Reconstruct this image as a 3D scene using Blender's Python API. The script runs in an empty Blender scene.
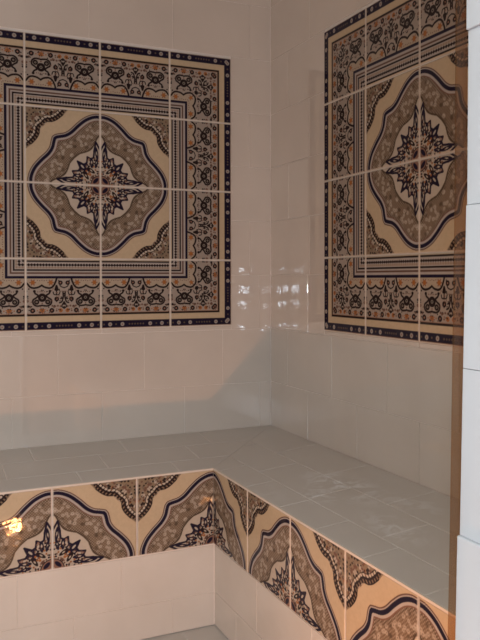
import bpy, math, random
import numpy as np
random.seed(7)
sc = bpy.context.scene
COL = sc.collection
rng = np.random.default_rng(11)

# ------------------------------------------------------------------ sizes (metres)
T = 0.25            # decorated tile
B = 0.2387          # border tile depth
PW, PH = 0.30, 0.20  # plain wall tile
FLOOR = -0.495      # bench front edge is z = 0
DB, DA = 0.3883, 0.3658   # bench depth along right wall / along rear wall
ZB = 0.0355         # the seat rises this much towards the walls
MA = (-0.6544, 0.906)     # mural centre on rear wall (x, z)
MB_ = (-0.8804, 0.906)    # mural centre on right wall (y, z)
MH = T + B          # half size of a mural
JX, JY = -0.655, -1.785   # door reveal

# ------------------------------------------------------------------ helpers
def tag(o, label=None, cat=None, group=None, kind=None):
    if label: o['label'] = label
    if cat: o['category'] = cat
    if group: o['group'] = group
    if kind: o['kind'] = kind
    return o

def empty(name, loc=(0, 0, 0), rz=0):
    o = bpy.data.objects.new(name, None); COL.objects.link(o)
    o.location = loc; o.rotation_euler = (0, 0, rz); o.empty_display_size = .1
    return o

class MB:
    def __init__(s): s.v = []; s.f = []; s.m = []
    def add(s, vs, fs, mat=0):
        n = len(s.v); s.v += [tuple(map(float, v)) for v in vs]
        s.f += [tuple(n + i for i in f) for f in fs]; s.m += [mat] * len(fs)
    def box(s, x0, x1, y0, y1, z0, z1, mat=0):
        s.add([(x0,y0,z0),(x1,y0,z0),(x1,y1,z0),(x0,y1,z0),(x0,y0,z1),(x1,y0,z1),(x1,y1,z1),(x0,y1,z1)],
              [(3,2,1,0),(4,5,6,7),(0,1,5,4),(1,2,6,5),(2,3,7,6),(3,0,4,7)], mat)
    def build(s, name, mats, parent=None, loc=(0,0,0), rz=0):
        me = bpy.data.meshes.new(name); me.from_pydata(s.v, [], s.f)
        for m in (mats if isinstance(mats, (list, tuple)) else [mats]): me.materials.append(m)
        me.polygons.foreach_set('material_index', s.m); me.update()
        o = bpy.data.objects.new(name, me); COL.objects.link(o)
        o.location = loc; o.rotation_euler = (0, 0, rz)
        if parent: o.parent = parent
        return o

def tile(mb, P, a0, a1, b0, b1, gap=.0011, th=.003, bev=.0016, mat=0, tilt=.0):
    """a glazed tile with softened edges; P(a, b, d) maps face coordinates and depth to space"""
    if a1 - a0 < .008 or b1 - b0 < .008: return
    a0 += gap; a1 -= gap; b0 += gap; b1 -= gap
    ta, tb = random.uniform(-tilt, tilt), random.uniform(-tilt, tilt)
    ca, cb = (a0+a1)/2, (b0+b1)/2
    rings = []
    for ins, d in ((0, 0.0), (0, th*.45), (bev*.3, th*.8), (bev, th*.97), (bev*2.2, th)):
        r = []
        for a, b in ((a0+ins,b0+ins),(a1-ins,b0+ins),(a1-ins,b1-ins),(a0+ins,b1-ins)):
            r.append(P(a, b, d + (ta*(a-ca)+tb*(b-cb) if d > 0 else 0)))
        rings.append(r)
    vs = [v for r in rings for v in r]; fs = []
    for k in range(len(rings)-1):
        for i in range(4):
            j = (i+1) % 4
            fs.append((k*4+i, k*4+j, (k+1)*4+j, (k+1)*4+i))
    n = (len(rings)-1)*4
    fs.append((n, n+1, n+2, n+3))
    mb.add(vs, fs, mat)

def minus(rect, hole):
    """pieces of rect (a0,a1,b0,b1) outside hole"""
    a0,a1,b0,b1 = rect; h0,h1,g0,g1 = hole
    if a1 <= h0 or a0 >= h1 or b1 <= g0 or b0 >= g1: return [rect]
    out = []
    if a0 < h0: out.append((a0, h0, b0, b1))
    if a1 > h1: out.append((h1, a1, b0, b1))
    c0, c1 = max(a0, h0), min(a1, h1)
    if b0 < g0: out.append((c0, c1, b0, g0))
    if b1 > g1: out.append((c0, c1, g1, b1))
    return out

# ------------------------------------------------------------------ materials
def new_mat(name):
    m = bpy.data.materials.new(name); m.use_nodes = True
    nt = m.node_tree; b = nt.nodes['Principled BSDF']
    return m, nt, b
def node(nt, typ, **kw):
    n = nt.nodes.new(typ)
    for k, v in kw.items():
        if k in n.inputs: n.inputs[k].default_value = v
        else: setattr(n, k, v)
    return n
def wavy(nt, b, scale=16, strength=.25, dist=.004, fine=True):
    tc = node(nt, 'ShaderNodeTexCoord')
    n1 = node(nt, 'ShaderNodeTexNoise'); n1.inputs['Scale'].default_value = scale; n1.inputs['Detail'].default_value = 2
    nt.links.new(tc.outputs['Object'], n1.inputs['Vector'])
    bp = node(nt, 'ShaderNodeBump'); bp.inputs['Strength'].default_value = strength; bp.inputs['Distance'].default_value = dist
    nt.links.new(n1.outputs['Fac'], bp.inputs['Height'])
    nt.links.new(bp.outputs['Normal'], b.inputs['Normal'])
    return tc, bp

def glazed(name, c1, c2, rough=.1, scale=16, strength=.25, dist=.004, spec=.5, cscale=5, ior=1.5):
    m, nt, b = new_mat(name)
    tc, bp = wavy(nt, b, scale, strength, dist)
    n = node(nt, 'ShaderNodeTexNoise'); n.inputs['Scale'].default_value = cscale; n.inputs['Detail'].default_value = 5
    nt.links.new(tc.outputs['Object'], n.inputs['Vector'])
    r = node(nt, 'ShaderNodeValToRGB')
    r.color_ramp.elements[0].position = .35; r.color_ramp.elements[1].position = .65
    r.color_ramp.elements[0].color = (*c1, 1); r.color_ramp.elements[1].color = (*c2, 1)
    nt.links.new(n.outputs['Fac'], r.inputs['Fac']); nt.links.new(r.outputs['Color'], b.inputs['Base Color'])
    b.inputs['Roughness'].default_value = rough; b.inputs['Specular IOR Level'].default_value = spec; b.inputs['IOR'].default_value = ior
    return m

M_wall = glazed('cream_glazed_tile', (.66,.575,.50), (.70,.61,.53), .015, 34, .12, .0010, ior=1.95)
M_riser = glazed('cream_riser_tile', (.66,.59,.52), (.71,.64,.57), .12, 12, .3, .003)
M_floor = glazed('grey_floor_tile', (.52,.47,.42), (.56,.51,.46), .35, 10, .2, .002)
M_jamb = glazed('white_jamb_tile', (.62,.64,.67), (.66,.68,.71), .16, 9, .3, .003)
def plain(name, c, rough=.8, bump=0):
    m, nt, b = new_mat(name)
    tc = node(nt, 'ShaderNodeTexCoord'); n = node(nt, 'ShaderNodeTexNoise'); n.inputs['Scale'].default_value = 60
    nt.links.new(tc.outputs['Object'], n.inputs['Vector'])
    r = node(nt, 'ShaderNodeValToRGB')
    r.color_ramp.elements[0].color = (*[x*.92 for x in c], 1); r.color_ramp.elements[1].color = (*[min(1, x*1.06) for x in c], 1)
    nt.links.new(n.outputs['Fac'], r.inputs['Fac']); nt.links.new(r.outputs['Color'], b.inputs['Base Color'])
    b.inputs['Roughness'].default_value = rough
    return m
M_grout = plain('pale_grout', (.80,.72,.65))
M_groutd = plain('mural_grout', (.70,.61,.52))
M_groutg = plain('grey_grout', (.62,.57,.52))
M_paint = plain('cream_plaster', (.60,.55,.50))
M_grow = plain('white_grout', (.78,.78,.78))
M_front = plain('stone_grey_plaster', (.33,.30,.27))
M_frame = plain('white_window_frame', (.7,.7,.7), .4)
M_back = plain('tile_back', (.45,.36,.28))

# seat tiles, with a chalky smear that stays on the surface
def seat_mat():
    m, nt, b = new_mat('grey_seat_tile')
    tc, bp = wavy(nt, b, 9, .25, .003)
    n = node(nt, 'ShaderNodeTexNoise'); n.inputs['Scale'].default_value = 4; n.inputs['Detail'].default_value = 6
    nt.links.new(tc.outputs['Object'], n.inputs['Vector'])
    r = node(nt, 'ShaderNodeValToRGB')
    r.color_ramp.elements[0].position = .3; r.color_ramp.elements[1].position = .7
    r.color_ramp.elements[0].color = (.59,.535,.48, 1); r.color_ramp.elements[1].color = (.63,.575,.52, 1)
    nt.links.new(n.outputs['Fac'], r.inputs['Fac'])
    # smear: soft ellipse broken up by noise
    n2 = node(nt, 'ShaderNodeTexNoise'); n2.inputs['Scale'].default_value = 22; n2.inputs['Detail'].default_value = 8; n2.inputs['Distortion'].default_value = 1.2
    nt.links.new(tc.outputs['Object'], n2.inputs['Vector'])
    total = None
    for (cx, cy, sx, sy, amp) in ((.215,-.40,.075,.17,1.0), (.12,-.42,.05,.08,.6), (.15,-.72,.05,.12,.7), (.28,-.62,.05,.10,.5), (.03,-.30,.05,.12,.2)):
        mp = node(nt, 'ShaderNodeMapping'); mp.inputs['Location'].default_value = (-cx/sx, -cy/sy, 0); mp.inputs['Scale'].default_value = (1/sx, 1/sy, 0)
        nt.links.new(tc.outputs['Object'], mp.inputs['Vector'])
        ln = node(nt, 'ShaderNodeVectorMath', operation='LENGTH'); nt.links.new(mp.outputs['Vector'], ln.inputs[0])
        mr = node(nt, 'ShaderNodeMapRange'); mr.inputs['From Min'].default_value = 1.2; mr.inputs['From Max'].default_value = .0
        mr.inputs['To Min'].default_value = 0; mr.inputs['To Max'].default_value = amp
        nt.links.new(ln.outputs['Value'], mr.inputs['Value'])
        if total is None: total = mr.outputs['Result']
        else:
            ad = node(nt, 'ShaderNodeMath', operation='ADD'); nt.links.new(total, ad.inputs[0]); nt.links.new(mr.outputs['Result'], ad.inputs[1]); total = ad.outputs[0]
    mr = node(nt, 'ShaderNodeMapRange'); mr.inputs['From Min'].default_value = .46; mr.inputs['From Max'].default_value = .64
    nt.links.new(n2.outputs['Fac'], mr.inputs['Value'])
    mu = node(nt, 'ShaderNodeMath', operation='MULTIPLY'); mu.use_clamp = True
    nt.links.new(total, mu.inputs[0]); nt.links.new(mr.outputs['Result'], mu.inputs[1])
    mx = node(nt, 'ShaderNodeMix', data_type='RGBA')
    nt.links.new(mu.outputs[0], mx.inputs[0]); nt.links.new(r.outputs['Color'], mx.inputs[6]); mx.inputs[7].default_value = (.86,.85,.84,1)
    nt.links.new(mx.outputs[2], b.inputs['Base Color'])
    b.inputs['Roughness'].default_value = .38
    return m
M_seat = seat_mat()

def deco_mat():
    m, nt, b = new_mat('painted_glazed_tile')
    at = node(nt, 'ShaderNodeAttribute'); at.attribute_name = 'glaze'
    tc, bp = wavy(nt, b, 22, .22, .0025)
    n = node(nt, 'ShaderNodeTexNoise'); n.inputs['Scale'].default_value = 120
    nt.links.new(tc.outputs['Object'], n.inputs['Vector'])
    mr = node(nt, 'ShaderNodeMapRange'); mr.inputs['To Min'].default_value = .9; mr.inputs['To Max'].default_value = 1.08
    nt.links.new(n.outputs['Fac'], mr.inputs['Value'])
    mu = node(nt, 'ShaderNodeVectorMath', operation='SCALE')
    nt.links.new(at.outputs['Color'], mu.inputs[0]); nt.links.new(mr.outputs['Result'], mu.inputs['Scale'])
    nt.links.new(mu.outputs['Vector'], b.inputs['Base Color'])
    b.inputs['Roughness'].default_value = .05; b.inputs['Specular IOR Level'].default_value = .14
    return m
M_deco = deco_mat()

def amber_mat():
    m = bpy.data.materials.new('bronze_tinted_plastic'); m.use_nodes = True
    nt = m.node_tree; nt.nodes.remove(nt.nodes['Principled BSDF']); out = nt.nodes['Material Output']
    tr = node(nt, 'ShaderNodeBsdfTransparent'); gl = node(nt, 'ShaderNodeBsdfGlossy'); gl.inputs['Roughness'].default_value = .15
    df = node(nt, 'ShaderNodeBsdfTranslucent'); df.inputs['Color'].default_value = (.50,.28,.10,1)
    # slight cloudiness along its length
    tc = node(nt, 'ShaderNodeTexCoord'); n = node(nt, 'ShaderNodeTexNoise'); n.inputs['Scale'].default_value = 9
    nt.links.new(tc.outputs['Object'], n.inputs['Vector'])
    r = node(nt, 'ShaderNodeValToRGB')
    r.color_ramp.elements[0].color = (.78,.66,.54,1); r.color_ramp.elements[1].color = (.84,.73,.61,1)
    nt.links.new(n.outputs['Fac'], r.inputs['Fac']); nt.links.new(r.outputs['Color'], tr.inputs['Color'])
    m1 = node(nt, 'ShaderNodeMixShader'); m1.inputs[0].default_value = .10
    m2 = node(nt, 'ShaderNodeMixShader'); m2.inputs[0].default_value = .03
    nt.links.new(tr.outputs[0], m1.inputs[1]); nt.links.new(df.outputs[0], m1.inputs[2])
    nt.links.new(m1.outputs[0], m2.inputs[1]); nt.links.new(gl.outputs[0], m2.inputs[2])
    nt.links.new(m2.outputs[0], out.inputs['Surface'])
    return m
M_amber = amber_mat()

# ------------------------------------------------------------------ painted patterns
CREAM = np.array((.54,.41,.27)); LILAC = np.array((.42,.36,.32)); NAVY = np.array((.016,.012,.028)); INK = np.array((.022,.014,.014))
TAUPE = np.array((.165,.112,.074)); BROWN = np.array((.16,.085,.06)); ORANGE = np.array((.36,.13,.04)); PALE = np.array((.48,.40,.32)); EDGE = np.array((.66,.57,.48))

def cov(d, aa=.004): return np.clip(.5 - d/aa, 0, 1)
def over(c, col, m):
    m = m[..., None]; return c*(1-m) + np.asarray(col)*m
def pdist(U, V, pts, closed=False):
    pts = [tuple(p) for p in pts]
    if closed: pts = pts + [pts[0]]
    best = np.full(U.shape, 9.)
    for (x0, y0), (x1, y1) in zip(pts[:-1], pts[1:]):
        dx, dy = x1-x0, y1-y0; L = dx*dx+dy*dy + 1e-12
        t = np.clip(((U-x0)*dx + (V-y0)*dy)/L, 0, 1)
        best = np.minimum(best, (U-x0-t*dx)**2 + (V-y0-t*dy)**2)
    return np.sqrt(best)
def inside(U, V, poly):
    r = np.zeros(U.shape, bool); n = len(poly)
    for i in range(n):
        x0, y0 = poly[i]; x1, y1 = poly[(i+1) % n]
        if abs(y1-y0) < 1e-12: continue
        c = ((y0 > V) != (y1 > V)) & (U < (x1-x0)*(V-y0)/(y1-y0) + x0)
        r ^= c
    return r
def smooth(pts, n=6):
    P = [np.array(p, float) for p in pts]; P = [2*P[0]-P[1]] + P + [2*P[-1]-P[-2]]; out = []
    for i in range(1, len(P)-2):
        for k in range(n):
            t = k/n
            out.append(.5*((2*P[i]) + (-P[i-1]+P[i+1])*t + (2*P[i-1]-5*P[i]+4*P[i+1]-P[i+2])*t*t + (-P[i-1]+3*P[i]-3*P[i+1]+P[i+2])*t**3))
    out.append(P[-2]); return [tuple(p) for p in out]
def mirrored(half):
    h = smooth(half); return h + [(b, a) for a, b in reversed(h[:-1])]
def ring(U, V, cx, cy, r, w): return np.abs(np.hypot(U-cx, V-cy) - r) - w
def disc(U, V, cx, cy, r): return np.hypot(U-cx, V-cy) - r
def ell(U, V, cx, cy, a, b, ang):
    c, s = math.cos(ang), math.sin(ang); X = ((U-cx)*c + (V-cy)*s)/a; Y = (-(U-cx)*s + (V-cy)*c)/b
    return (np.hypot(X, Y) - 1)*min(a, b)

def centre_pattern(U, V):
    """one quarter of the medallion: its centre sits at (0, 0), the corner ornament at (1, 1)"""
    c = np.broadcast_to(CREAM, U.shape + (3,)).copy()
    outer = mirrored([(0,.925),(.06,.925),(.13,.905),(.21,.862),(.3,.785),(.39,.695),(.47,.645),(.55,.625),(.598,.612)])
    poly = outer + [(.925,-1), (-1,-1), (-1,.925)]
    ext = [(-.2,.925)] + outer + [(.925,-.2)]
    d = pdist(U, V, ext); ins = inside(U, V, poly); sd = np.where(ins, -d, d)
    c = over(c, LILAC, cov(sd - .036)); c = over(c, BROWN*.8, cov(np.abs(sd - .038) - .0065))
    c = over(c, LILAC*1.05, cov(sd + .004))
    c = over(c, NAVY, cov(np.abs(sd) - .021))
    c = over(c, BROWN*1.2, cov(np.abs(sd + .054) - .008))
    # lace band
    lace = cov(sd + .060)
    inner = mirrored([(0,.665),(.03,.64),(.065,.57),(.10,.505),(.145,.46),(.21,.43),(.28,.405),(.347,.352)])
    ipoly = inner + [(.655,-1), (-1,-1), (-1,.655)]
    iext = [(-.2,.655)] + inner + [(.655,-.2)]
    di = pdist(U, V, iext); iin = inside(U, V, ipoly); si = np.where(iin, -di, di)
    base = np.broadcast_to(TAUPE*1.0, U.shape + (3,)).copy()
    dots = (np.sin(U*2*np.pi*30)*np.sin(V*2*np.pi*30))
    base = over(base, PALE*.95, np.clip(dots*1.6 - .3, 0, 1)*.7)
    base = over(base, TAUPE*.4, np.clip(-dots*1.6 - .25, 0, 1)*.8)
    r2 = np.random.default_rng(3)
    mid = cov(.045 - np.minimum(-sd - .05, si), .04)
    base = over(base, TAUPE*1.6, mid*.4)
    for k in range(150):
        a, b = r2.uniform(0, 1, 2)
        if a > b: a, b = b, a
        rr = r2.uniform(.012, .024)
        colr = PALE*1.05 if r2.uniform() < .68 else TAUPE*.6
        for (x, y) in ((a, b), (b, a)):
            m = cov(disc(U, V, x, y, rr), .016)*mid
            base = over(base, colr, m*.8)
            base = over(base, TAUPE*.7, cov(disc(U, V, x, y, rr*.35), .008)*mid*.8)
    c = c*(1-lace[..., None]) + base*lace[..., None]
    c = over(c, TAUPE*.5, cov(np.abs(si - .012) - .008)*lace)
    c = over(c, PALE*1.08, cov(si))
    # leafy star
    star = [(-.01,.46),(.025,.52),(.06,.585),(.085,.47),(.092,.375),(.13,.355),(.178,.378),(.185,.30),(.225,.275),(.312,.312)]
    star = star + [(b, a) for a, b in reversed(star[:-1])]
    sp = star + [(.46,-1), (-1,-1), (-1,.46)]
    sdn = pdist(U, V, star); s_in = inside(U, V, sp)
    c = over(c, PALE*.78, s_in*.35)
    c = over(c, NAVY, cov(sdn - .0125))
    leaves = []
    for (x, y, a, b, an) in ((.05,.43,.06,.014,1.45),(.12,.30,.05,.018,1.5),(.055,.30,.045,.014,1.75),(.185,.245,.05,.02,1.1),
                             (.245,.245,.05,.02,.785),(.13,.20,.045,.016,.6)):
        leaves += [(x, y, a, b, an), (y, x, a, b, math.pi/2 - an)]
    r5 = np.random.default_rng(21)
    for k in range(105):
        a, b = r5.uniform(0, .26), r5.uniform(.02, .42)
        if a > b or a*a+b*b < .02: continue
        for (x, y) in ((a, b), (b, a)):
            c = over(c, (INK, BROWN, ORANGE*.8, INK, BROWN*1.4)[k % 5], cov(disc(U, V, x, y, .0115))*s_in)
    for (x, y, a, b, an) in leaves:
        c = over(c, NAVY if (x+y) > .34 else INK, cov(np.abs(ell(U, V, x, y, a, b, an)) - .0075)*s_in)
    for (x, y, r, cl) in ((.14,.14,.016,ORANGE),(.09,.25,.012,ORANGE),(.02,.33,.010,ORANGE),(.16,.19,.011,NAVY),(.04,.16,.012,NAVY),(.19,.19,.012,ORANGE),(.10,.10,.013,BROWN),(.02,.25,.012,NAVY)):
        for (X, Y) in ((x, y), (y, x)): c = over(c, cl, cov(disc(U, V, X, Y, r))*s_in)
    c = over(c, BROWN*1.6, cov(disc(U, V, 0, 0, .13)))
    c = over(c, NAVY, cov(ell(U, V, .064, .064, .05, .024, -math.pi/4)))
    c = over(c, INK, cov(ring(U, V, 0, 0, .135, .006)))
    c = over(c, PALE, cov(disc(U, V, 0, 0, .035)))
    # corner ornament
    half = [(.42,1.0),(.46,.96),(.51,.90),(.575,.845),(.645,.81),(.71,.80),(.755,.755)]
    cor = mirrored(half); cpoly = cor + [(1.3,.42), (1.3,1.3), (.42,1.3)]
    dc = pdist(U, V, cor); cin = inside(U, V, cpoly); sc_ = np.where(cin, -dc, dc)
    flo = np.broadcast_to(np.array((.25,.18,.12)), U.shape + (3,)).copy()
    r3 = np.random.default_rng(8)
    for k in range(190):
        a = r3.uniform(.46, 1); b = r3.uniform(.46, 1)
        if a > b: a, b = b, a
        q = r3.uniform(); cl = INK if q < .52 else (BROWN if q < .74 else (ORANGE*.8 if q < .8 else PALE*.95)); rr = r3.uniform(.009, .018)
        for (x, y) in ((a, b), (b, a)):
            flo = over(flo, cl, cov(disc(U, V, x, y, rr), .010))
            if q < .25: flo = over(flo, PALE, cov(disc(U, V, x, y, rr*.4), .006))
    m = cov(sc_)[..., None]; c = c*(1-m) + flo*m
    band = cov(np.abs(sc_ + .036) - (.020 + .016*np.abs(np.sin((U-V)*6.5))))
    c = over(c, INK*1.2, band)
    tt = np.sin((U - V)*2*np.pi*17)
    c = over(c, TAUPE*1.6, band*cov(np.abs(sc_ + .026) - .013)*np.clip(tt*3 - .6, 0, 1)*.8)
    c = over(c, PALE*1.15, cov(np.abs(sc_ + .074) - .012)*np.clip(tt*2 + 1.1, 0, 1))
    c = over(c, INK, cov(np.abs(sc_ + .092) - .005)*.7)
    return c

VB = .955
def border_pattern(S, V, U=None):
    """V runs from the inner edge (0) out to VB; S is the distance along, folded about the tile's middle (0 at its ends)"""
    c = np.broadcast_to(LILAC, V.shape + (3,)).copy()
    c = over(c, CREAM, cov(V - .022))
    c = over(c, INK, cov(np.abs(V - .033) - .011))
    zig = np.abs(((S*26) % 1) - .5)*2
    c = over(c, INK*1.2, cov(np.abs(V - .082) - (.006 + .015*zig)))
    c = over(c, TAUPE*1.9, cov(np.abs(V - .118) - .012)*(.35 + .65*zig))
    c = over(c, INK, cov(np.abs(V - .150) - .011))
    c = over(c, BROWN*.8, cov(np.abs(V - .190) - .011))
    fl = cov(np.abs(V - .50) - .245)
    f = np.broadcast_to(np.array((.36,.295,.245)), V.shape + (3,)).copy()
    def D(s, v, r, col, hole=None):
        nonlocal f
        f = over(f, col, cov(disc(S, V, s, v, r*1.14)))
        if hole is not None: f = over(f, hole, cov(disc(S, V, s, v, r*.38)))
    def L(pts, w, col=INK, sm=True):
        nonlocal f
        f = over(f, col, cov(pdist(S, V, smooth(pts, 4) if sm else pts) - w*1.45))
    # warm field inside the scallop
    f = over(f, CREAM*.9, cov(V - .365)*cov(S - .38, .02)*.5)
    L([(-.02,.30),(.02,.33),(.055,.372),(.10,.388),(.16,.378),(.207,.352)], .0085)
    L([(.207,.352),(.25,.378),(.315,.388),(.36,.36),(.39,.30),(.40,.265)], .0085)
    L([(.43,.285),(.45,.36),(.5,.385)], .005)
    for s in (.09,.325):
        D(s, .315, .025, ORANGE)
        for k in range(6): D(s + .036*math.cos(k*1.047), .315 + .036*math.sin(k*1.047), .008, BROWN*1.4)
    for k in range(5): D(.15 + k*.03, .285 + (.006 if k % 2 else 0), .006, BROWN)
    for k in range(5): D(.155 + k*.028, .437, .007, BROWN*1.1)
    for s0 in (-1, 1):
        g = lambda x: .212 + s0*(x)
        L([(g(.105),.425),(g(.09),.46),(g(.055),.485),(g(.075),.515),(g(.118),.545),(g(.115),.595),(g(.07),.625),(g(0),.618)], .008)
        D(g(.10), .43, .016, INK)
        D(g(.072), .572, .030, INK, PALE*.8); D(g(.072), .572, .006, INK)
        D(g(.065), .686, .008, ORANGE); D(g(.035), .675, .007, ORANGE); D(g(.035), .70, .007, BROWN)
        D(g(.125), .686, .029, INK, BROWN*2); D(g(.155), .64, .012, BROWN)
    D(.212, .515, .050, INK, PALE*.6); D(.212, .515, .010, INK)
    pass
    D(.212, .686, .026, ORANGE, BROWN)
    D(.212, .59, .009, BROWN)
    # vine between the vases
    L([(.40,.36),(.385,.41),(.415,.41),(.40,.36)], .010, INK, False); L([(.40,.40),(.40,.47)], .006)
    D(.402, .535, .028, INK, BROWN*2.2); D(.452, .318, .026, INK, BROWN*2)
    L([(.355,.44),(.37,.475),(.43,.475),(.445,.44)], .005)
    for k in range(4): D(.345 + k*.036, .625 + .006*(k % 2), .012, BROWN)
    L([(.485,.44),(.487,.51),(.455,.53)], .007); L([(.487,.52),(.47,.57),(.44,.585)], .007); L([(.5,.57),(.47,.63),(.5,.66)], .006)
    D(.455, .686, .024, ORANGE, BROWN); D(.40, .69, .010, BROWN); D(.5, .60, .014, INK)
    D(.02, .50, .013, INK); D(.02, .56, .017, BROWN); D(.03, .63, .015, INK); D(.01, .43, .010, INK); D(.04,.40,.009,INK)
    for k in range(3): D(.46 + k*.02, .43, .006, BROWN)
    r4 = np.random.default_rng(5)
    for k in range(64):
        a, b = r4.uniform(.0, .5), r4.uniform(.40, .73)
        if abs(a-.212) < .13 and .45 < b < .63: continue
        f = over(f, INK if k % 3 else BROWN*1.3, cov(disc(S, V, a, b, .0085)))
    fm = fl[..., None]; c = c*(1-fm) + f*fm
    c = over(c, NAVY, cov(np.abs(V - .246) - .017))
    c = over(c, CREAM, cov(.752 - V))
    c = over(c, INK, cov(np.abs(V - .745) - .014))
    c = over(c, ORANGE*.9, cov(np.abs(V - .728) - .004)*.5)
    c = over(c, NAVY, cov(.84 - V))
    c = over(c, BROWN*1.3, cov(np.abs(V - .938) - .004))
    for s in (.127, .30):
        c = over(c, LILAC*.8, cov(disc(S, V, s, .892, .027)))
        c = over(c, BROWN*1.6, cov(disc(S, V, s, .892, .010)))
    for s in (.21, .40, .44, .48, .04):
        c = over(c, TAUPE*1.1, cov(disc(S, V, s, .892, .012))*.6)
    c = over(c, EDGE, cov(VB - .004 - V)*.0)
    return c

def tile_mesh(name, w, h, colour, n=170, gap=.0022):
    """a glazed painted tile centred on its origin in the XZ plane facing -Y"""
    nx, nz = int(n*w/T), int(n*h/T)
    xs = np.linspace(-w/2+gap, w/2-gap, nx); zs = np.linspace(-h/2+gap, h/2-gap, nz)
    X, Z = np.meshgrid(xs, zs); U = (X + w/2)/T; V = (Z + h/2)/T
    c = colour(U, V)
    e = np.minimum(np.minimum(X + w/2 - gap, w/2 - gap - X), np.minimum(Z + h/2 - gap, h/2 - gap - Z))
    c = over(c, EDGE, np.clip(1 - (e - .0006)/.0014, 0, 1))
    Y = -.004 + .0022*np.clip(1 - e/.003, 0, 1)**2
    vs = np.stack([X, Y, Z], -1).reshape(-1, 3)
    I = np.arange(nx*nz).reshape(nz, nx)
    fs = np.stack([I[:-1,:-1], I[:-1,1:], I[1:,1:], I[1:,:-1]], -1).reshape(-1, 4)
    loop = np.concatenate([I[0,:], I[1:,-1], I[-1,-2::-1], I[-2:0:-1,0]])     # rim, counter-clockwise
    rv = vs[loop].copy(); rv[:,1] = 0.002
    base = len(vs); k = len(loop); ar = np.arange(k)
    side = np.stack([loop, base+ar, base+(ar+1) % k, loop[(ar+1) % k]], -1)
    me = bpy.data.meshes.new(name)
    allv = np.concatenate([vs, rv]); allf = np.concatenate([fs, side])
    me.from_pydata(allv.tolist(), [], allf.tolist() + [list(range(base+k-1, base-1, -1))])
    me.materials.append(M_deco)
    at = me.color_attributes.new('glaze', 'FLOAT_COLOR', 'POINT')
    cc = np.ones((len(allv), 4), np.float32); cc[:base,:3] = c.reshape(-1, 3); cc[base:,:3] = EDGE
    at.data.foreach_set('color', cc.ravel()); me.update()
    sm = np.zeros(len(me.polygons), bool); sm[:len(fs)] = True; me.polygons.foreach_set('use_smooth', sm)
    return me

me_centre = tile_mesh('medallion_tile', T, T, centre_pattern)
me_straight = tile_mesh('border_tile', T, B, lambda U, V: border_pattern(np.minimum(U, 1-U), V))
me_corner = tile_mesh('corner_tile', B, B, lambda U, V: border_pattern(np.where(np.minimum(U, V) < .5, np.minimum(U, V), 1-np.minimum(U, V)), np.maximum(U, V)))
HB = .236
me_benchR = tile_mesh('bench_tile', T, HB, lambda U, V: centre_pattern(U, V*T/HB))
me_benchL = tile_mesh('bench_tile', T, HB, lambda U, V: centre_pattern(1-U, V*T/HB))

def place(me, name, parent, loc, k=0):
    o = bpy.data.objects.new(name, me); COL.objects.link(o); o.parent = parent
    o.location = loc; o.rotation_euler = (0, k*math.pi/2, 0)
    return o

# ------------------------------------------------------------------ murals
TH = .003
def mural(loc, rz, label):
    m = empty('tile_mural', loc, rz); tag(m, label, 'tile panel', 'patterned tile panels on the walls')
    g = MB(); g.box(-MH, MH, -.0028, .0, -MH, MH); g.build('grout_bed', M_groutd, m)
    s = T/2
    for k, (a, b) in enumerate(((1,1),(1,-1),(-1,-1),(-1,1))):
        place(me_centre, 'medallion_tile', m, (a*s, -.0028, b*s), k)
    q = T + B/2
    for k, (a, b) in enumerate(((0,1),(1,0),(0,-1),(-1,0))):
        for t in (-s, s):
            place(me_straight, 'border_tile', m, (a*q + (t if a == 0 else 0), -.0028, b*q + (t if b == 0 else 0)), k)
    for k, (a, b) in enumerate(((1,1),(1,-1),(-1,-1),(-1,1))):
        place(me_corner, 'corner_tile', m, (a*q, -.0028, b*q), k)
    return m
mural((MA[0], -.0002, MA[1]), 0, 'square blue and ochre patterned tile panel on the rear wall, left of the corner')
mural((-.0002, MB_[0], MB_[1]), -math.pi/2, 'square patterned tile panel on the right wall, cut off by the white door reveal')

# ------------------------------------------------------------------ tiled walls
CEIL = 2.0
ROWS = [(-.1987,.0013)] + [(.0013+.2*i+.0003*i, .2013+.2*i+.0003*i) for i in range(0, 10)]
def wall_tiles(mb, P, amin, amax, off_lo, off_hi, hole, zmin):
    """a runs away from the corner (0 ... amax)"""
    for r, (z0, z1) in enumerate(ROWS):
        z0 = max(z0, zmin); z1 = min(z1, CEIL)
        if z1 - z0 < .01: continue
        off = off_lo[r % 2] if z0 < .55 else off_hi[r % 2]
        a = off - PW
        while a < amax:
            a0, a1 = max(a, amin), min(a+PW, amax)
            if a1 - a0 > .01:
                for rc in minus((a0, a1, z0, z1), hole):
                    tile(mb, P, *rc, th=.0018, gap=.0009, bev=.0012, tilt=.004)
            a += PW
PA = lambda a, b, d: (-a, -d, b)
PB = lambda a, b, d: (-d, -a, b)
w = MB(); wall_tiles(w, PA, .003, 2.3, (.20,.05), (.09,.24), (-MA[0]-MH-.0005, -MA[0]+MH+.0005, MA[1]-MH-.0005, MA[1]+MH+.0005), .02)
w2 = MB(); w2.box(-2.3, .1, .0, .1, FLOOR-.05, CEIL)
w2.v += []; n0 = len(w2.v); w2.v += w.v; w2.f += [tuple(n0+i for i in f) for f in w.f]; w2.m += [1]*len(w.f)
tag(w2.build('wall_rear', [M_grout, M_wall]), 'cream glazed tiles of the rear wall in running bond', kind='structure')
w = MB(); wall_tiles(w, PB, .003, 1.78, (.132,.277), (.29,.14), (-MB_[0]-MH-.0005, -MB_[0]+MH+.0005, MB_[1]-MH-.0005, MB_[1]+MH+.0005), .02)
w2 = MB(); w2.box(.0, .1, -3.1, .0, FLOOR-.05, CEIL)
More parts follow.
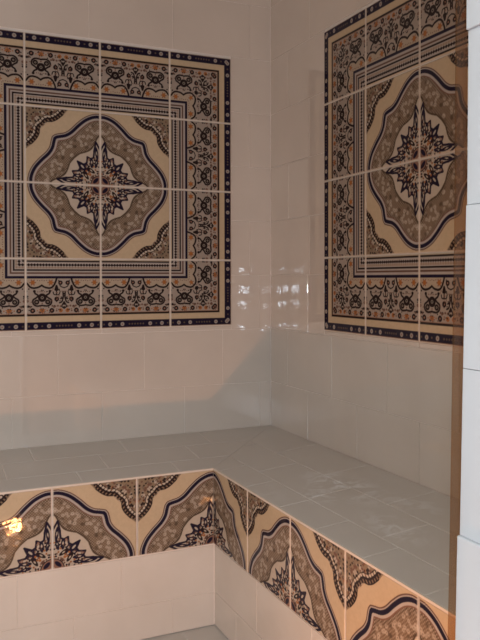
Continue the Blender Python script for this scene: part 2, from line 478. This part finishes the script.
n0 = len(w2.v); w2.v += w.v; w2.f += [tuple(n0+i for i in f) for f in w.f]; w2.m += [1]*len(w.f)
# flip winding so right wall tiles face the room
w2.f = [f if w2.m[i] == 0 else tuple(reversed(f)) for i, f in enumerate(w2.f)]
tag(w2.build('wall_right', [M_grout, M_wall]), kind='structure')
w = MB(); w.box(-2.4, -2.3, -3.1, .1, FLOOR-.05, CEIL); tag(w.build('wall_left', M_paint), kind='structure')
w = MB(); w.box(-2.4, .1, -3.1, .1, CEIL, CEIL+.08); tag(w.build('ceiling', M_paint), kind='structure')
# floor
w = MB(); w.box(-2.3, .0, -3.1, .0, FLOOR-.05, FLOOR-.0018)
n0 = len(w.f)
PF = lambda a, b, d: (a, b, FLOOR-.003+d*.8)
x = -2.297
while x < -.39:
    y = -.3658
    while y > -3.0:
        x1 = min(x+.3, -.3883); tile(w, PF, x, x1, y-.3, y, gap=.0018, mat=1); y -= .3
    x += .3
tag(w.build('floor', [M_groutg, M_floor]), kind='structure')

# ------------------------------------------------------------------ bench
bench = empty('tiled_bench', (-.388, -.366, FLOOR))
tag(bench, 'L-shaped built-in corner bench with grey tiled seat and patterned front tiles', 'bench')
off = (.388, .366, -FLOOR)
def bl(v): return (v[0]+off[0], v[1]+off[1], v[2]+off[2])
BX, BY = -2.297, -1.78          # ends of the two arms
def zt(x, y): return ZB*max(1 + y/DA, 1 + x/DB) if (x > -DB and y > -DA) else (ZB*(1+y/DA) if y > -DA else ZB*(1+x/DB))
# core: two solid arms
core = MB(); e = .0035
def prism(mb, corners, zb, mat=0):
    n = len(corners); vs = [(x, y, zb) for x, y in corners] + [(x, y, max(zt(max(min(x,0),-9), y), 0)-.0018) for x, y in corners]
    mb.add([bl(v) for v in vs], [tuple(range(n-1,-1,-1)), tuple(range(n, 2*n))] + [(i, (i+1) % n, n+(i+1) % n, n+i) for i in range(n)], mat)
prism(core, [(BX,-DA+e), (-DB+e,-DA+e), (-.003,-.003), (BX,-.003)], FLOOR+.0005)
prism(core, [(-DB+e,-DA+e), (-DB+e,BY), (-.003,BY), (-.003,-.003)], FLOOR+.0005)
core.build('bench_core', M_grout, bench)
# seat tiles
seat = MB()
def PSA(a, b, d): return bl((a, b, ZB*(1+b/DA) - .004 + d))       # arm along the rear wall
def PSB(a, b, d): return bl((a, b, ZB*(1+a/DB) - .004 + d))       # arm along the right wall
def clip_tile(mb, P, a0, a1, b0, b1, keep):
    """tile clipped to the mitre line through the corner"""
    pts = [(a0,b0),(a1,b0),(a1,b1),(a0,b1)]; g = .0011
    pts = [(a0+g,b0+g),(a1-g,b0+g),(a1-g,b1-g),(a0+g,b1-g)]
    out = []
    for i in range(4):
        p, q = pts[i], pts[(i+1) % 4]; sp, sq = keep(*p), keep(*q)
        if sp >= 0: out.append(p)
        if (sp >= 0) != (sq >= 0):
            t = sp/(sp-sq); out.append((p[0]+t*(q[0]-p[0]), p[1]+t*(q[1]-p[1])))
    if len(out) < 3: return
    n = len(out)
    cx = sum(p[0] for p in out)/n; cy = sum(p[1] for p in out)/n
    ins = [(p[0]+(cx-p[0])*.012, p[1]+(cy-p[1])*.012) for p in out]
    vs = [P(*p, 0) for p in out] + [P(*p, .0025) for p in out] + [P(*p, .0038) for p in ins]
    fs = [tuple(2*n+i for i in range(n))]
    for k in (0, 1): fs += [(k*n+i, k*n+(i+1) % n, (k+1)*n+(i+1) % n, (k+1)*n+i) for i in range(n)]
    mb.add(vs, fs)
mA = lambda x, y: (y/DA - x/DB) - .0015     # >= 0: rear arm side of the mitre
mB = lambda x, y: -(y/DA - x/DB) - .0015
ysA = [(-DA-.001, -.275), (-.275, -.140), (-.140, -.004)]
for k, (y0, y1) in enumerate(ysA):
    x = -2.3 + .1*k
    while x < 0:
        x1 = min(x+.3, -.001)
        if x1 - x > .01: clip_tile(seat, PSA, max(x, -2.296), x1, y0, y1, mA)
        x = x + .3
cuts = [(-DB-.001, -.297, [-.01,-.20,-.41,-.60,-.803,-.985,-1.18,-1.38,-1.58,-1.775]),
        (-.297, -.162, [-.004,-.20,-.495,-.79,-1.115,-1.41,-1.70,-1.775]),
        (-.162, -.004, [-.004,-.35,-.65,-.95,-1.25,-1.55,-1.775])]
for x0, x1, ys in cuts:
    for ya, yb in zip(ys[:-1], ys[1:]): clip_tile(seat, PSB, x0, x1, yb, ya, mB)
o = seat.build('seat_tiles', M_seat, bench)
# narrow grout edge along the top of the fronts
nose = MB()
nose.box(BX+off[0], -DB+off[0]+.001, -DA-.0045+off[1], -DA+.004+off[1], -.006+off[2], -.0008+off[2])
nose.box(-DB-.0045+off[0], -DB+.004+off[0], BY+off[1], -DA-.0045+off[1], -.006+off[2], -.0008+off[2])
nose.build('front_edge', M_groutd, bench)
# decorated front tiles
zc = -.0035 - HB/2
for i in range(7):
    xc = -DB - T*(i+.5)
    o = place(me_benchL if i % 2 == 0 else me_benchR, 'patterned_tile', bench, bl((xc, -DA+.0005, zc)))
for i in range(5):
    yc = -DA - T*(i+.5)
    o = place(me_benchR if i % 2 == 0 else me_benchL, 'patterned_tile', bench, bl((-DB+.0005, yc, zc)))
    o.rotation_euler = (0, 0, -math.pi/2)
yc = -DA - T*5 - .08
# plain riser tiles
ris = MB()
PRA = lambda a, b, d: bl((-DB-a, -DA+e-d, b)); PRB = lambda a, b, d: bl((-DB+e-d, -DA-a, b))
def rows(mb, P, amax, o2, flip):
    s = len(mb.f)
    for (z0, z1, off_) in ((-.390, -.2425, .298), (FLOOR+.001, -.390, o2)):
        a = off_ - .3
        while a < amax:
            a0, a1 = max(a, .0005), min(a+.3, amax)
            tile(mb, P, a0, a1, z0, z1, th=.0018, gap=.0008, bev=.001, tilt=.001); a += .3
    if flip: mb.f[s:] = [tuple(reversed(f)) for f in mb.f[s:]]
rows(ris, PRA, -BX-DB-.002, .138, False)
rows(ris, PRB, -BY-DA-.002, .16, True)
ris.build('riser_tiles', M_riser, bench)

# ------------------------------------------------------------------ door reveal (white tiled) and front wall
JT = [(2.0,1.085,-.6535),(1.085,.8847,-.6538),(.8847,.6764,-.6518),(.6764,.481,-.6545),(.481,.281,-.6588),(.281,.081,-.6668),(.081,-.119,-.670),(-.119,-.319,-.671),(-.319,FLOOR,-.672)]
jm = MB(); jm.box(-.645, -.001, JY-.118, JY-.004, FLOOR+.0005, CEIL-.0005); jm.m = [2]*6
n0 = len(jm.f)
for i, (z1, z0, x) in enumerate(JT):
    xn = x - (.0042 if i >= 3 else 0.0012)
    P = lambda a, b, d, x=x, z1=z1, z0=z0, xn=xn: ((x if i < 1 else x + (xn-x)*(z1-b)/(z1-z0)) + (.006-d)*1.0, a, b)
    tile(jm, P, JY-.120, JY, max(z0, FLOOR+.001), min(z1, CEIL-.001), th=.006, gap=.0001, bev=.0005, mat=1)
# tiles are wound for a +x facing plane; turn them to the opening
jm.f[n0:] = [tuple(reversed(f)) for f in jm.f[n0:]]
tag(jm.build('wall_front', [M_grow, M_jamb, M_front]), 'white tiled door reveal in the foreground', kind='structure')

# bronze tinted strip along the reveal's inner edge
st = MB()
prof = [(1.9,-.6665),(.9184,-.6672),(.6818,-.6680),(.5153,-.6705),(.2766,-.6743),(.1569,-.6769),(-.49,-.684)]
vs = []
for z, x in prof: vs += [(x, -.0015, z), (-.652, -.0015, z), (-.652, .0015, z), (x, .0015, z)]
fs = [(3,2,1,0)]
for k in range(len(prof)-1):
    for i in range(4): fs.append((k*4+i, k*4+(i+1) % 4, (k+1)*4+(i+1) % 4, (k+1)*4+i))
n = (len(prof)-1)*4; fs.append((n, n+1, n+2, n+3))
st.add(vs, [tuple(reversed(f)) for f in fs])
stp = st.build('door_seal', M_amber, loc=(0, JY+.0025, 0))
tag(stp, 'thin translucent amber brown strip running down the white door reveal edge', 'door seal')

# ------------------------------------------------------------------ back wall with its window (daylight)
WX, WZ, WW, WH = -1.50, .425, .66, .56
YW = -3.0
bw = MB()
bw.box(-2.3, WX-WW/2, YW-.1, YW, FLOOR, CEIL); bw.box(WX+WW/2, -.0, YW-.1, YW, FLOOR, CEIL)
bw.box(WX-WW/2, WX+WW/2, YW-.1, YW, FLOOR, WZ-WH/2); bw.box(WX-WW/2, WX+WW/2, YW-.1, YW, WZ+WH/2, CEIL)
tag(bw.build('wall_back', M_paint), kind='structure')
wf = MB(); gp = MB()
def cells(c, L, fr): return [(c-L/2 + L*((a+b)/2-(b-a)*.41), c-L/2 + L*((a+b)/2+(b-a)*.41)) for a, b in fr]
PX = cells(WX, WW, [(.03,.08),(.17,.24),(.395,.43),(.535,.57),(.75,.82),(.92,.97)])
PZ = cells(WZ, WH, [(.05,.10),(.38,.45),(.58,.68),(.88,.93)])
def solids(c, L, cs):
    e = [c-L/2] + [v for p in cs for v in p] + [c+L/2]; return [(e[i], e[i+1]) for i in range(0, len(e), 2)]
for a, b in solids(WX, WW, PX): wf.box(a, b, YW-.05, YW-.03, WZ-WH/2, WZ+WH/2)
for a, b in solids(WZ, WH, PZ): wf.box(WX-WW/2, WX+WW/2, YW-.0505, YW-.0295, a, b)
for a, b in PX:
    for c, d in PZ: gp.add([(a,YW-.038,c),(b,YW-.038,c),(b,YW-.038,d),(a,YW-.038,d)], [(3,2,1,0)])
M_pane = bpy.data.materials.new('bright_daylit_glass'); M_pane.use_nodes = True
_n = M_pane.node_tree; _n.nodes.remove(_n.nodes['Principled BSDF']); _e = node(_n, 'ShaderNodeEmission')
_e.inputs['Color'].default_value = (.77,.90,1.04,1); _e.inputs['Strength'].default_value = 400
_n.links.new(_e.outputs[0], _n.nodes['Material Output'].inputs['Surface'])
win = tag(wf.build('window_1', M_frame), kind='structure')
gp.build('window_pane', M_pane, win)

# ------------------------------------------------------------------ light
def area(name, loc, rot, sx, sy, power, col):
    l = bpy.data.lights.new(name, 'AREA'); l.shape = 'RECTANGLE'; l.size = sx; l.size_y = sy; l.energy = power; l.color = col
    o = bpy.data.objects.new(name, l); COL.objects.link(o); o.location = loc; o.rotation_euler = rot
    return o
cl = area('overhead_fill', (-1.8, -2.3, CEIL-.01), (0, 0, 0), .7, .7, 19.5, (.90,.95,.92))  # added soft fill from above to lift the seat and walls, no lamp known
cl.data.spread = math.radians(128)
l = bpy.data.lights.new('floor_uplight', 'AREA'); l.shape = 'DISK'; l.size = .06; l.energy = 6.2; l.color = (1.0,.38,.12)
o = bpy.data.objects.new('floor_uplight', l); COL.objects.link(o); o.location = (-.844, -1.512, -.47); o.rotation_euler = (math.radians(156), 0, 0)

wd = bpy.data.worlds.new('room_ambient'); wd.use_nodes = True; sc.world = wd
wd.node_tree.nodes['Background'].inputs[0].default_value = (.5,.5,.55,1); wd.node_tree.nodes['Background'].inputs[1].default_value = .05

# ------------------------------------------------------------------ camera
cd = bpy.data.cameras.new('camera'); cam = bpy.data.objects.new('camera', cd); COL.objects.link(cam)
from mathutils import Matrix, Vector
yw, pt, rl = .4159, -.0142, -.0020
fw = Vector((math.sin(yw)*math.cos(pt), math.cos(yw)*math.cos(pt), math.sin(pt))); rt = Vector((math.cos(yw), -math.sin(yw), 0)); up = rt.cross(fw)
r2 = rt*math.cos(rl) + up*math.sin(rl); u2 = up*math.cos(rl) - rt*math.sin(rl)
M = Matrix(((r2.x, u2.x, -fw.x), (r2.y, u2.y, -fw.y), (r2.z, u2.z, -fw.z))).to_4x4(); M.translation = Vector((-1.2707, -2.4764, .5889))
cam.matrix_world = M
cd.sensor_fit = 'VERTICAL'; cd.sensor_height = 24; cd.lens = 735.73*24/640
cd.shift_x = 11.79/640; cd.shift_y = -30.91/640
cd.clip_start = .02
sc.camera = cam
sc.view_settings.view_transform = 'Standard'; sc.view_settings.look = 'None'; sc.view_settings.gamma = 1; sc.view_settings.use_curve_mapping = False
sc.view_settings.exposure = -0.13
sc.cycles.max_bounces = 8; sc.cycles.transparent_max_bounces = 8
